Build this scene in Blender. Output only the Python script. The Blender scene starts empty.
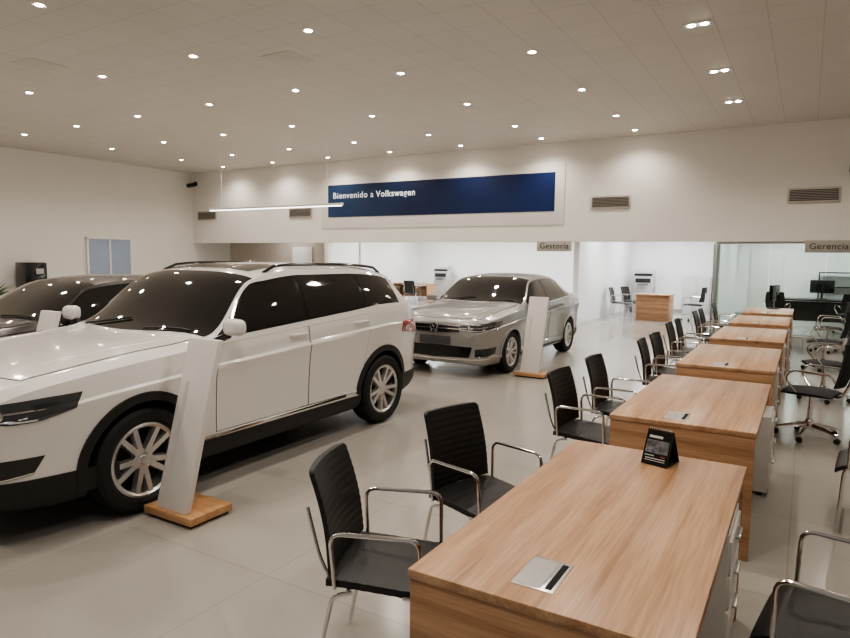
import bpy, bmesh, math, random
from mathutils import Vector, Matrix
from mathutils.bvhtree import BVHTree
random.seed(3)
COL=bpy.context.scene.collection
rad=math.radians
try: bpy.context.scene.view_settings.look='AgX - Medium High Contrast'
except Exception: pass

# ------------------------------------------------------------------ materials
def newmat(name):
    m=bpy.data.materials.new(name); m.use_nodes=True
    nt=m.node_tree; b=nt.nodes.get("Principled BSDF")
    return m,nt,b
def mat(name,col,rough=.5,metal=0.,coat=0.,emit=None,es=0.,trans=0.,alpha=1.,var=0.,vscale=6.,bump=0.,bscale=200.,spec=None):
    m,nt,b=newmat(name)
    b.inputs["Base Color"].default_value=(*col,1)
    b.inputs["Roughness"].default_value=rough
    b.inputs["Metallic"].default_value=metal
    b.inputs["Coat Weight"].default_value=coat
    b.inputs["Coat Roughness"].default_value=.04
    if spec is not None: b.inputs["Specular IOR Level"].default_value=spec
    if emit: b.inputs["Emission Color"].default_value=(*emit,1); b.inputs["Emission Strength"].default_value=es
    b.inputs["Transmission Weight"].default_value=trans
    b.inputs["Alpha"].default_value=alpha
    if var or bump:
        tc=nt.nodes.new("ShaderNodeTexCoord")
    if var:
        n=nt.nodes.new("ShaderNodeTexNoise"); n.inputs["Scale"].default_value=vscale; n.inputs["Detail"].default_value=4
        nt.links.new(tc.outputs["Object"],n.inputs["Vector"])
        r=nt.nodes.new("ShaderNodeValToRGB")
        r.color_ramp.elements[0].position=.3; r.color_ramp.elements[1].position=.7
        r.color_ramp.elements[0].color=(*[c*(1-var) for c in col],1); r.color_ramp.elements[1].color=(*[min(1,c*(1+var)) for c in col],1)
        nt.links.new(n.outputs["Fac"],r.inputs["Fac"]); nt.links.new(r.outputs["Color"],b.inputs["Base Color"])
    if bump:
        n=nt.nodes.new("ShaderNodeTexNoise"); n.inputs["Scale"].default_value=bscale
        nt.links.new(tc.outputs["Object"],n.inputs["Vector"])
        bp=nt.nodes.new("ShaderNodeBump"); bp.inputs["Strength"].default_value=bump; bp.inputs["Distance"].default_value=.002
        nt.links.new(n.outputs["Fac"],bp.inputs["Height"]); nt.links.new(bp.outputs["Normal"],b.inputs["Normal"])
    return m
def wood(name,c1,c2,scale=(11,.40,11),rough=.34):
    m,nt,b=newmat(name)
    tc=nt.nodes.new("ShaderNodeTexCoord"); mp=nt.nodes.new("ShaderNodeMapping"); mp.inputs["Scale"].default_value=scale
    nt.links.new(tc.outputs["Object"],mp.inputs["Vector"])
    n=nt.nodes.new("ShaderNodeTexNoise"); n.inputs["Scale"].default_value=1.1; n.inputs["Detail"].default_value=5; n.inputs["Distortion"].default_value=.5
    mp2=nt.nodes.new("ShaderNodeMapping"); mp2.inputs["Scale"].default_value=tuple(s*5 for s in scale)
    nt.links.new(tc.outputs["Object"],mp2.inputs["Vector"])
    n2=nt.nodes.new("ShaderNodeTexNoise"); n2.inputs["Scale"].default_value=2.2; n2.inputs["Detail"].default_value=3
    nt.links.new(mp.outputs["Vector"],n.inputs["Vector"]); nt.links.new(mp2.outputs["Vector"],n2.inputs["Vector"])
    mx=nt.nodes.new("ShaderNodeMath"); mx.operation='MULTIPLY_ADD'; mx.inputs[1].default_value=.35
    nt.links.new(n2.outputs["Fac"],mx.inputs[0]); 
    m2=nt.nodes.new("ShaderNodeMath"); m2.operation='MULTIPLY'; m2.inputs[1].default_value=.65
    nt.links.new(n.outputs["Fac"],m2.inputs[0]); nt.links.new(m2.outputs[0],mx.inputs[2])
    r=nt.nodes.new("ShaderNodeValToRGB"); r.color_ramp.elements[0].position=.36; r.color_ramp.elements[1].position=.63
    r.color_ramp.elements[0].color=(*c1,1); r.color_ramp.elements[1].color=(*c2,1)
    nt.links.new(mx.outputs[0],r.inputs["Fac"]); nt.links.new(r.outputs["Color"],b.inputs["Base Color"])
    b.inputs["Roughness"].default_value=rough
    return m
def tiled(name,col,line,size,mortar=.006,rough=.5,var=.06,off=0.,spec=.5,rvar=0.):
    m,nt,b=newmat(name)
    tc=nt.nodes.new("ShaderNodeTexCoord")
    br=nt.nodes.new("ShaderNodeTexBrick"); br.offset=off; br.inputs["Scale"].default_value=1.
    br.inputs["Brick Width"].default_value=size[0]; br.inputs["Row Height"].default_value=size[1]
    br.inputs["Mortar Size"].default_value=mortar; br.inputs["Mortar Smooth"].default_value=.1
    br.inputs["Color1"].default_value=(*col,1); br.inputs["Color2"].default_value=(*[c*(1-var) for c in col],1); br.inputs["Mortar"].default_value=(*line,1)
    nt.links.new(tc.outputs["Object"],br.inputs["Vector"])
    n=nt.nodes.new("ShaderNodeTexNoise"); n.inputs["Scale"].default_value=.7; n.inputs["Detail"].default_value=6
    nt.links.new(tc.outputs["Object"],n.inputs["Vector"])
    r=nt.nodes.new("ShaderNodeValToRGB"); r.color_ramp.elements[0].position=.3; r.color_ramp.elements[1].position=.7
    r.color_ramp.elements[0].color=(1-var,1-var,1-var,1); r.color_ramp.elements[1].color=(1,1,1,1)
    nt.links.new(n.outputs["Fac"],r.inputs["Fac"])
    mx=nt.nodes.new("ShaderNodeMixRGB"); mx.blend_type='MULTIPLY'; mx.inputs[0].default_value=1
    nt.links.new(br.outputs["Color"],mx.inputs[1]); nt.links.new(r.outputs["Color"],mx.inputs[2])
    nt.links.new(mx.outputs[0],b.inputs["Base Color"])
    b.inputs["Roughness"].default_value=rough; b.inputs["Specular IOR Level"].default_value=spec
    return m

M_floor=tiled("floor_stone",(.385,.36,.325),(.31,.285,.255),(1.2,1.2),.004,.17,.05)
M_ceil=tiled("ceiling_tile",(.66,.62,.575),(.53,.495,.46),(.6,.6),.007,.6,.025)
M_wall=mat("wall_paint",(.82,.79,.75),.75,var=.015,vscale=1.)
M_white=mat("office_white",(.92,.92,.92),.6,var=.01)
M_tan=mat("recess_paint",(.58,.51,.43),.7,var=.04)
M_trimw=mat("trim_white",(.84,.815,.78),.45,var=.01)
M_wood=wood("desk_oak",(.35,.185,.095),(.60,.375,.225))
M_woode=wood("desk_oak_panel",(.31,.16,.08),(.53,.32,.185),scale=(.6,12,12))
M_wood2=wood("base_oak",(.38,.19,.09),(.60,.34,.17),scale=(1,14,14))
M_edge=mat("dark_edge",(.05,.035,.025),.6)
M_blk=mat("black_plastic",(.018,.017,.017),.5,bump=.2,bscale=300)
M_leather=mat("black_leather",(.012,.011,.011),.40,bump=.4,bscale=160,var=.3,vscale=20)
M_mesh=mat("black_mesh_fabric",(.02,.02,.022),.8,bump=.6,bscale=400)
M_chrome=mat("chrome",(.78,.76,.73),.12,1.)
M_alu=mat("brushed_aluminium",(.6,.59,.57),.32,1.,var=.05,vscale=40)
M_grey=mat("grey_laminate",(.45,.43,.41),.5,var=.02)
M_ped=mat("pedestal_white",(.78,.75,.70),.4,var=.01)
M_mach=mat("machine_grey_white",(.60,.60,.59),.4,var=.01)
M_rubber=mat("tire_rubber",(.014,.014,.014),.7,bump=.3,bscale=150)
M_glassdk=mat("car_dark_glass",(.014,.013,.013),.03,0,.8,var=.1)
M_glosblk=mat("gloss_black",(.01,.01,.01),.12,0,.5)
M_dark=mat("dark_cavity",(.006,.006,.006),.8)
M_rim=mat("alloy_silver",(.70,.69,.68),.30,.85,var=.03)
M_rimdk=mat("alloy_inner_dark",(.04,.04,.04),.5,.6)
M_lens=mat("headlight_lens",(.06,.063,.068),.05,.3,1.)
M_drl=mat("light_strip",(.75,.77,.8),.15,.3,1.)
M_tail=mat("tail_red",(.30,.01,.01),.1,0,1.)
M_paintw=mat("paint_white",(.80,.775,.745),.16,0,1.,var=.005)
M_paintg=mat("paint_grey_silver",(.35,.34,.325),.32,.5,1.,var=.03,vscale=300)
M_paintd=mat("paint_dark_brown",(.028,.023,.021),.3,.4,1.,var=.03,vscale=300)
M_plate=mat("dark_plate",(.06,.06,.062),.4,var=.05)
M_lamp=mat("spot_lens",(1,1,1),.3,emit=(1,.90,.78),es=110)
M_tube=mat("tube_light",(1,1,1),.3,emit=(1,.95,.88),es=4)
M_panel=mat("added_panel_glow",(1,1,1),.3,emit=(.97,.99,1),es=27)  # glow of the unseen panels added to brighten the back rooms
M_signtxt=mat("sign_white",(.88,.89,.9),.5,emit=(.9,.93,1),es=.35)
M_tagtxt=mat("tag_text",(.03,.03,.03),.5)
M_tag=mat("tag_grey",(.42,.40,.36),.4,var=.02)
M_leaf=mat("leaf_green",(.05,.12,.035),.5,var=.4,vscale=15)
M_totem=mat("totem_white",(.74,.70,.665),.35,var=.01)
M_totemtxt=mat("totem_print",(.63,.59,.555),.4)
M_frost=mat("blue_window_pane",(.25,.29,.35),.15,emit=(.34,.39,.50),es=.2,var=.1,vscale=1)
M_slot=mat("vent_slot",(.10,.09,.08),.7)
M_vent=mat("vent_metal",(.52,.48,.43),.5,.2,var=.02)
M_diff=mat("diffuser_metal",(.60,.56,.52),.6,0.,var=.02)
def glassmat():
    m,nt,b=newmat("partition_glass")
    out=nt.nodes["Material Output"]
    tr=nt.nodes.new("ShaderNodeBsdfTransparent"); tr.inputs[0].default_value=(.88,.94,.90,1)
    gl=nt.nodes.new("ShaderNodeBsdfGlossy"); gl.inputs["Roughness"].default_value=.02
    fr=nt.nodes.new("ShaderNodeFresnel"); fr.inputs[0].default_value=1.45
    mx=nt.nodes.new("ShaderNodeMixShader")
    nt.links.new(fr.outputs[0],mx.inputs[0]); nt.links.new(tr.outputs[0],mx.inputs[1]); nt.links.new(gl.outputs[0],mx.inputs[2])
    nt.links.new(mx.outputs[0],out.inputs[0]); return m
M_pglass=glassmat()
def bluemat():
    m,nt,b=newmat("blue_print")
    tc=nt.nodes.new("ShaderNodeTexCoord"); sp=nt.nodes.new("ShaderNodeSeparateXYZ"); nt.links.new(tc.outputs["Generated"],sp.inputs[0])
    r=nt.nodes.new("ShaderNodeValToRGB")
    e=r.color_ramp.elements; e[0].position=0; e[0].color=(.024,.055,.13,1); e[1].position=1; e[1].color=(.008,.024,.115,1)
    x=e.new(.42); x.color=(.007,.016,.055,1)
    nt.links.new(sp.outputs[0],r.inputs[0]); nt.links.new(r.outputs[0],b.inputs["Base Color"]); b.inputs["Roughness"].default_value=.4
    return m
M_blue=bluemat()

# ------------------------------------------------------------------ mesh builder
class MB:
    def __init__(s): s.v=[]; s.f=[]; s.m=[]; s.mats=[]
    def mi(s,m):
        if m not in s.mats: s.mats.append(m)
        return s.mats.index(m)
    def add(s,vs,fs,m):
        o=len(s.v); s.v+= [tuple(v) for v in vs]; i=s.mi(m)
        for f in fs: s.f.append([o+k for k in f]); s.m.append(i)
    def box(s,c,d,m,bev=.004,rot=None,seg=2):
        bm=bmesh.new(); bmesh.ops.create_cube(bm,size=1)
        for v in bm.verts: v.co=Vector((v.co.x*d[0],v.co.y*d[1],v.co.z*d[2]))
        if bev>0: bmesh.ops.bevel(bm,geom=bm.edges[:],offset=min(bev,min(d)*.45),segments=seg,profile=.5,affect='EDGES')
        R=rot if rot is not None else Matrix.Identity(3)
        bm.verts.index_update()
        s.add([R@v.co+Vector(c) for v in bm.verts],[[v.index for v in f.verts] for f in bm.faces],m); bm.free(); return s
    def tube(s,path,r,m,seg=8,caps=True,rs=None):
        P=[Vector(p) for p in path]; n=len(P)
        T=[]
        for i in range(n):
            a=P[max(0,i-1)]; b=P[min(n-1,i+1)]; T.append((b-a).normalized())
        N=T[0].orthogonal().normalized(); vs=[]
        for i in range(n):
            N=(N-T[i]*N.dot(T[i]))
            if N.length<1e-5: N=T[i].orthogonal()
            N.normalize(); B=T[i].cross(N); rr=rs[i] if rs else r
            for k in range(seg):
                a=2*math.pi*k/seg; vs.append(P[i]+N*math.cos(a)*rr+B*math.sin(a)*rr)
        fs=[]
        for i in range(n-1):
            for k in range(seg):
                k2=(k+1)%seg; fs.append([i*seg+k,i*seg+k2,(i+1)*seg+k2,(i+1)*seg+k])
        if caps: fs.append(list(range(seg))[::-1]); fs.append([(n-1)*seg+k for k in range(seg)])
        s.add(vs,fs,m); return s
    def lathe(s,prof,m,c=(0,0,0),axis='z',seg=32,closed=False):
        vs=[];fs=[];n=len(prof)
        for k in range(seg):
            a=2*math.pi*k/seg
            for r,h in prof:
                if axis=='z': p=(r*math.cos(a),r*math.sin(a),h)
                elif axis=='y': p=(r*math.cos(a),h,-r*math.sin(a))
                else: p=(h,r*math.cos(a),r*math.sin(a))
                vs.append(Vector(p)+Vector(c))
        for k in range(seg):
            k2=(k+1)%seg
            for j in range(n-1 if not closed else n):
                j2=(j+1)%n; fs.append([k*n+j,k2*n+j,k2*n+j2,k*n+j2])
        s.add(vs,fs,m); return s
    def shell(s,out,inn,m):
        nu=len(out); nv=len(out[0]); vs=[p for r in out for p in r]+[p for r in inn for p in r]; o=nu*nv; fs=[]
        I=lambda i,j:i*nv+j
        for i in range(nu-1):
            for j in range(nv-1):
                fs.append([I(i,j),I(i+1,j),I(i+1,j+1),I(i,j+1)]); fs.append([o+I(i,j),o+I(i,j+1),o+I(i+1,j+1),o+I(i+1,j)])
        for i in range(nu-1):
            fs.append([I(i,0),o+I(i,0),o+I(i+1,0),I(i+1,0)]); fs.append([I(i,nv-1),I(i+1,nv-1),o+I(i+1,nv-1),o+I(i,nv-1)])
        for j in range(nv-1):
            fs.append([I(0,j),I(0,j+1),o+I(0,j+1),o+I(0,j)]); fs.append([I(nu-1,j),o+I(nu-1,j),o+I(nu-1,j+1),I(nu-1,j+1)])
        s.add(vs,fs,m); return s
    def obj(s,name,parent=None,smooth=True,ang=35,fix=True,loc=None,label=None):
        me=bpy.data.meshes.new(name); me.from_pydata(s.v,[],s.f)
        for m in s.mats: me.materials.append(m)
        for p,i in zip(me.polygons,s.m): p.material_index=i
        if fix:
            bm=bmesh.new(); bm.from_mesh(me); bmesh.ops.recalc_face_normals(bm,faces=bm.faces[:]); bm.to_mesh(me); bm.free()
        if smooth:
            for p in me.polygons: p.use_smooth=True
            me.set_sharp_from_angle(angle=rad(ang))
        me.update(); o=bpy.data.objects.new(name,me); COL.objects.link(o)
        if parent: o.parent=parent
        if loc: o.location=loc
        if label: o["label"]=label
        return o
def thing(name,label,cat,loc=(0,0,0),rot=0,group=None):
    o=bpy.data.objects.new(name,None); COL.objects.link(o); o.location=loc; o.rotation_euler[2]=rot; o.empty_display_size=.2
    o["label"]=label; o["category"]=cat
    if group:o["group"]=group
    return o
def tag(o,label,cat,group=None):
    o["label"]=label;o["category"]=cat
    if group:o["group"]=group
    return o
def struct(o): o["kind"]="structure"; return o
def copy_thing(root,loc,rot=None,label=None):
    def rec(o,par):
        c=o.copy(); COL.objects.link(c)
        if par is not None:
            c.parent=par
        for ch in list(o.children): rec(ch,c)
        return c
    c=rec(root,None); c.location=loc
    if rot is not None: c.rotation_euler[2]=rot
    if label: c["label"]=label
    return c
def rpath(pts,r=.05,n=5):
    P=[Vector(p) for p in pts]; out=[P[0]]
    for i in range(1,len(P)-1):
        a=P[i-1]-P[i]; b=P[i+1]-P[i]; rr=min(r,a.length*.48,b.length*.48)
        p0=P[i]+a.normalized()*rr; p2=P[i]+b.normalized()*rr
        for k in range(n+1):
            t=k/n; out.append(p0*(1-t)**2+P[i]*2*t*(1-t)+p2*t*t)
    out.append(P[-1]); return out
def text_obj(name,body,size,m,parent,loc,rot,width=None,depth=.004,bold=0.,space=1.0):
    cu=bpy.data.curves.new("tmp_text",'FONT'); cu.body=body; cu.size=size; cu.extrude=depth; cu.offset=bold; cu.align_x='LEFT'; cu.space_character=space
    t=bpy.data.objects.new("tmp_text",cu); COL.objects.link(t)
    dg=bpy.context.evaluated_depsgraph_get(); dg.update()
    me=bpy.data.meshes.new_from_object(t.evaluated_get(dg)); bpy.data.objects.remove(t)
    xs=[v.co.x for v in me.vertices]
    if width:
        k=width/(max(xs)-min(xs)); 
        for v in me.vertices: v.co.x*=k; v.co.y*=k
    me.materials.clear(); me.materials.append(m)
    o=bpy.data.objects.new(name,me); COL.objects.link(o); o.parent=parent; o.location=loc; o.rotation_euler=rot
    return o

# ------------------------------------------------------------------ camera
yaw,pit,roll,f,h=0.5364,0.0958,0.0112,640.3,1.7095
F=Vector((-math.sin(yaw)*math.cos(pit),math.cos(yaw)*math.cos(pit),-math.sin(pit)))
R=Vector((math.cos(yaw),math.sin(yaw),0)); U=R.cross(F)
R2=R*math.cos(roll)+U*math.sin(roll); U2=U*math.cos(roll)-R*math.sin(roll)
cd=bpy.data.cameras.new("camera"); cam=bpy.data.objects.new("camera",cd); COL.objects.link(cam)
mw=Matrix(((R2.x,U2.x,-F.x,0),(R2.y,U2.y,-F.y,0),(R2.z,U2.z,-F.z,h),(0,0,0,1)))
cam.matrix_world=mw; cd.sensor_width=36; cd.lens=f/850*36; cd.clip_start=.05; cd.clip_end=200
bpy.context.scene.camera=cam

# ------------------------------------------------------------------ world
w=bpy.data.worlds.new("world"); bpy.context.scene.world=w; w.use_nodes=True
bg=w.node_tree.nodes["Background"]; bg.inputs[0].default_value=(.80,.78,.76,1); bg.inputs[1].default_value=.27

# ------------------------------------------------------------------ room
HC=4.747; YW=16.5; XL=-20.06; ZH=2.16; YR=22.4; XR=5.0; YF=-5.0
def plane_box(name,x0,x1,y0,y1,z0,z1,m):
    return struct(MB().box(((x0+x1)/2,(y0+y1)/2,(z0+z1)/2),(x1-x0,y1-y0,z1-z0),m,0).obj(name,smooth=False))
plane_box("floor",XL-.2,XR+.2,YF,YR+.2,-.1,0,M_floor)
plane_box("ceiling",XL-.2,XR+.2,YF,YW+.1,HC,HC+.1,M_ceil)
plane_box("wall_back",XL,XR,YW,YW+.18,ZH,HC,M_wall)
plane_box("wall_left",XL-.2,XL,YF,YR+.2,0,HC,M_wall)
plane_box("wall_right",XR,XR+.2,YF,YR+.2,0,HC,M_wall)
plane_box("wall_rear",-13.65,XR,YR,YR+.2,0,2.8,M_white)
plane_box("wall_recess",XL,-13.65,18.3,18.45,0,2.8,M_tan)
plane_box("wall_partition",-13.8,-13.65,16.68,YR,0,2.8,M_white)
plane_box("wall_divider",-5.35,-5.2,YW+.185,YR,0,2.7,M_white)
plane_box("wall_office",-1.98,-1.9,17.6,YR,0,2.7,M_white)
plane_box("ceiling_office",XL,XR,YW+.18,YR,2.7,2.8,M_white)
plane_box("trim_column",-13.68,-13.55,YW,YW+.18,0,ZH,M_trimw)
plane_box("baseboard_rear",-13.65,XR,YR-.02,YR,0,.1,M_grey)
plane_box("baseboard_left",XL,XL+.015,YF,YW,0,.1,M_grey)

wn=struct(MB().box((XL+.03,13.05,1.45),(.05,1.5,1.5),M_frost,.0).obj("window_1",smooth=False))
mb=MB()
for y in (12.28,13.05,13.82): mb.box((XL+.05,y,1.45),(.08,.06,1.56),M_trimw,.005)
for z in (.68,2.22): mb.box((XL+.05,13.05,z),(.08,1.6,.06),M_trimw,.005)
struct(mb.obj("trim_1"))
mb=MB(); mb.box((-16.2,18.27,1.02),(.95,.06,2.04),M_wall,.004); struct(mb.obj("door_1"))
mb=MB(); mb.box((-1.94+.85,YR-.03,1.02),(.9,.05,2.04),M_trimw,.004); struct(mb.obj("door_2"))
gx=[-1.88,-.75,.35,1.5,2.8,4.1,5.0]
for i in range(6):
    p=struct(MB().box(((gx[i]+gx[i+1])/2,YW+.09,1.05),(gx[i+1]-gx[i]-.02,.012,2.1),M_pglass,0).obj("window_%d"%(i+2),smooth=False))
mb=MB(); mb.box((1.56,YW+.09,ZH-.03),(6.88,.05,.05),M_alu,.004); mb.box((1.56,YW+.09,.015),(6.88,.05,.03),M_alu,.004)
for x in (gx[0],gx[-2]): mb.box((x,YW+.09,1.08),(.04,.05,2.1),M_alu,.004)
struct(mb.obj("trim_2"))
struct(MB().box((-1.94,17.15,1.05),(.012,.9,2.1),M_pglass,0).obj("window_8",smooth=False))

# ------------------------------------------------------------------ sign board
sb=MB(); x0,x1,z0,z1=-13.79,-5.58,2.61,4.24
sb.box(((x0+x1)/2,YW-.01,(z0+z1)/2),(x1-x0,.02,z1-z0),M_wall,.004)
sb=tag(sb.obj("wall_sign"),"long white-framed navy blue welcome banner fixed to the wall","sign")
MB().box(((-13.5-5.85)/2,YW-.027,3.48),(7.65,.014,1.02),M_blue,.0).obj("sign_panel",sb,smooth=False)
text_obj("lettering","Bienvenido a",.33,M_signtxt,sb,(-13.30,YW-.038,3.56),(rad(90),0,0),width=1.58,bold=.0,space=1.12,depth=.003)
text_obj("lettering","Volkswagen",.33,M_signtxt,sb,(-11.60,YW-.038,3.56),(rad(90),0,0),width=1.42,bold=.004,space=1.12,depth=.003)
def tagsign(txt,xa,xb,label):
    o=tag(MB().box(((xa+xb)/2,YW-.03,2.045),(xb-xa,.05,.27),M_tag,.004).obj("room_sign"),label,"sign")
    text_obj("lettering",txt,.2,M_tagtxt,o,(xa+.08,YW-.058,1.985),(rad(90),0,0),width=(xb-xa)-.16,depth=.002,bold=.0,space=1.08)
tagsign("Gestoría",-6.3,-5.35,"grey room sign with dark lettering above an office entrance")
tagsign("Gerencia",-.08,.80,"grey room sign with dark lettering above the glass office")

def vent(xc,zc=3.12,w=1.0,hh=.33,y=YW):
    mb=MB(); mb.box((0,-.02,0),(w,.04,hh),M_vent,.006)
    o=mb.obj("wall_vent"); o.location=(xc,y,zc); tag(o,"rectangular louvred metal air vent in the upper wall","vent","wall air vents")
    n=7
    for i in range(n):
        z=-hh/2+.04+(hh-.08)*(i+.5)/n; MB().box((0,-.042,z),(w-.08,.012,.022),M_slot,.0).obj("louvre",o,smooth=False)
for x in (.02,-4.38,-14.7,-19.25): vent(x,3.16)
# ------------------------------------------------------------------ ceiling spots
SPOT_E=104
def spot_fixture():
    o=MB().lathe([(.050,-.002),(.075,-.008),(.085,-.004),(.085,0)],M_trimw,seg=20).obj("recessed_spotlight")
    MB().lathe([(.0,-.012),(.03,-.010),(.050,-.002)],M_lamp,seg=16).obj("lamp_lens",o)
    l=bpy.data.lights.new("spot_light",'SPOT'); l.energy=SPOT_E; l.color=(1,.92,.82); l.spot_size=rad(144); l.spot_blend=.85; l.shadow_soft_size=.06
    lo=bpy.data.objects.new("spot_light",l); COL.objects.link(lo); lo.parent=o; lo.location=(0,0,-.04)
    tag(o,"small round recessed warm ceiling spotlight, lit","spotlight","recessed ceiling spotlights")
    return o
sp0=None
for i in range(7):
    for j,y in enumerate((-.1,2.25,4.6,6.9,9.2,11.62,14.03,15.75)):  # first two rows are out of view, added for lighting and car reflections
        x=-3.68-2.31*i
        if sp0 is None: sp0=spot_fixture(); sp0.location=(x,y,HC)
        else: copy_thing(sp0,(x,y,HC))
def double(x,y):
    root=thing("double_spotlight","rectangular recessed ceiling fitting with two lit lamps","spotlight",(x,y,HC),0,"twin ceiling spotlights")
    MB().box((0,0,-.004),(.36,.19,.012),M_trimw,.003).obj("housing",root)
    for s in (-.08,.08):
        MB().lathe([(0,-.022),(.035,-.020),(.050,-.012)],M_lamp,c=(s,0,0),seg=16).obj("lamp_lens",root)
    l=bpy.data.lights.new("spot_light",'SPOT'); l.energy=135; l.color=(1,.92,.82); l.spot_size=rad(144); l.spot_blend=.85; l.shadow_soft_size=.1
    lo=bpy.data.objects.new("spot_light",l); COL.objects.link(lo); lo.parent=root; lo.location=(0,0,-.06)
    return root
d0=double(-1.4,9.16)
for x,y in ((-1.4,11.5),(-1.4,13.8),(.75,14.0),(.6,9.1),(.6,4.6),(-1.4,4.6),(-1.4,1.5),(.6,.5)): copy_thing(d0,(x,y,HC))
def diffuser(x,y):
    o=MB().box((0,0,-.004),(.6,.6,.008),M_ceil,.003).obj("ceiling_diffuser"); o.location=(x,y,HC)
    for k in range(3):
        a=.24-.07*k; mb=MB()
        mb.tube([(-a,-a,-.008),(a,-a,-.008),(a,a,-.008),(-a,a,-.008),(-a,-a,-.008)],.003,M_diff,4,caps=False)
        mb.obj("louvre",o,smooth=False)
    tag(o,"square louvred air diffuser set in the ceiling","air diffuser","ceiling air diffusers")
for x,y in ((-10.9,6.0),(-7.1,7.7),(-1.7,8.0)): diffuser(x,y)
def panel(x,y,dx,dy):  # unseen glowing panels, added to brighten the rooms behind the back wall
    o=MB().box((0,0,-.012),(dx,dy,.024),M_trimw,.002).obj("added_light_panel"); o.location=(x,y,2.7)
    MB().box((0,0,-.028),(dx-.05,dy-.05,.006),M_panel,0).obj("panel_glow_face",o,smooth=False)
    tag(o,"unseen glowing panel added to brighten the rooms behind","ceiling light","added office glow panels")
for x in (-12,-9.5,-7): 
    for y in (18.0,20.6): panel(x,y,1.2,.6)
for x,y in ((-4,18),(-4,20.8),(-2.8,19.5)): panel(x,y,1.0,.6)
for x,y in ((-.6,18.2),(-.6,21.0),(1.4,18.2),(1.6,21.0)): panel(x,y,1.0,.5)
panel(-16.5,17.4,.9,.3)  # added over the recess to lift its darkness

lr=thing("linear_pendant_lamp","long thin white linear lamp hanging from the ceiling","lamp",(-13.7,14.1,3.12))
MB().box((0,0,.025),(5.3,.10,.06),M_trimw,.006).obj("housing",lr)
MB().box((0,0,-.014),(5.2,.08,.03),M_tube,.003).obj("tube",lr)
for s in (-2.1,2.1): MB().tube([(s,0,.04),(s,0,HC-3.12)],.005,M_trimw,6).obj("suspension_cable",lr)

def seccam(loc,rz):
    t=thing("security_camera","small dark wall-mounted security camera","camera",loc,rz)
    MB().box((0,0,0),(.16,.05,.16),M_blk,.01).obj("bracket",t)
    MB().tube([(0,0,0),(0,-.12,-.02)],.02,M_blk,8).obj("arm",t)
    MB().tube([(0,-.05,-.03),(0,-.35,-.10)],.07,M_blk,14).obj("camera_body",t)
seccam((-19.85,YW-.02,4.35),0); seccam((.72,YW-.02,3.70),.0)

# ------------------------------------------------------------------ desks
def desk():
    L=1.68; W=.82
    t=thing("desk","oak-laminate office desk with a metal cable hatch","desk",group="row of oak desks")
    MB().box((0,0,.735),(W,L,.03),M_wood,.003).obj("tabletop",t)
    for s in (-1,1):
        MB().box((0,s*(L/2-.019),.36),(W-.012,.028,.72),M_woode,.002).obj("end_panel",t)
    MB().box((-.02,0,.44),(.02,L-.07,.56),M_wood,.002).obj("modesty_panel",t)
    mb=MB()
    cy=-.65 ; cx=-.04
    mb.box((cx,cy,.7503),(.13,.20,.004),M_alu,.001)
    hatch=mb.obj("cable_hatch",t)
    MB().box((cx+.045,cy,.7525),(.020,.17,.001),M_dark,0).obj("socket_slot",hatch)
    MB().box((cx-.018,cy,.7527),(.085,.18,.001),M_alu,0).obj("hatch_lid",hatch)
    return t
def pedestal():
    p=thing("drawer_pedestal","white three-drawer pedestal tucked under an oak desk","drawer unit",group="white desk pedestals")
    MB().box((-.20,0,.31),(.38,.42,.56),M_ped,.004).obj("body",p)
    for z,hh in ((.49,.14),(.335,.14),(.155,.19)):
        d=MB().box((-.008,0,z),(.018,.40,hh),M_ped,.004).obj("drawer",p)
        MB().box((.012,0,z+hh/2-.03),(.02,.13,.012),M_alu,.003).obj("handle",d)
    for x in (-.34,-.06):
        for y in (-.17,.17): MB().lathe([(.0,0),(.02,0),(.022,.015),(.018,.03),(0,.03)],M_blk,c=(x,y,0),seg=12).obj("caster",p)
    return p
XC=-.6
desks=[]
for k in range(6):
    yc=1.61+.84+2.35*k
    if k==0: d=desk(); d.location=(XC,yc,0); p=pedestal(); p.location=(XC+.40,yc+.57,0); pd0=p
    else: d=copy_thing(desks[0],(XC,yc,0)); copy_thing(pd0,(XC+.40 if k!=1 else XC+.45,yc+.57,0))
    desks.append(d)

# tent calendar
cal=thing("desk_calendar","black spiral-bound tent calendar standing on the oak desk","calendar",(-.55,3.13,.7505),rad(-14))
hh=.17; a=rad(24); wd=.125
for s in (-1,1):
    rot=Matrix.Rotation(s*a,3,'X')
    MB().box((0,s*hh/2*math.sin(a), hh/2*math.cos(a)+.001),(wd,.003,hh),M_glosblk if s<0 else M_blk,0,rot=rot).obj("cover",cal,smooth=False)
MB().box((0,0,.004),(wd,2*hh*math.sin(a)*.96,.003),M_blk,0).obj("base_flap",cal,smooth=False)
for k in range(12):
    x=-wd/2+.01+k*(wd-.02)/11
    MB().tube([(x,.007*math.cos(q),hh*math.cos(a)+.002+.007*math.sin(q)) for q in [2*math.pi*i/8 for i in range(9)]],.0012,M_chrome,5,caps=False).obj("spiral_ring",cal)
rot=Matrix.Rotation(-a,3,'X')
def onface(x,zz,w2,h2,m):
    n=Vector((0,-math.cos(a),math.sin(a))); p=Vector((x,-(hh-zz)*math.sin(a),zz*math.cos(a)))
    MB().box(p+n*.003,(w2,.001,h2),m,0,rot=rot).obj("printed_mark",cal,smooth=False)
Mc=mat("calendar_print",(.60,.58,.55),.5); Mc2=mat("calendar_photo",(.13,.13,.14),.4,var=.8,vscale=50); Mc3=mat("calendar_red",(.35,.05,.04),.5)
onface(.0,.088,.108,.062,Mc2); onface(-.015,.135,.065,.012,Mc); onface(-.03,.045,.045,.004,Mc); onface(0,.032,.095,.004,Mc); onface(0,.022,.095,.003,Mc); onface(.035,.045,.02,.006,Mc3)

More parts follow.
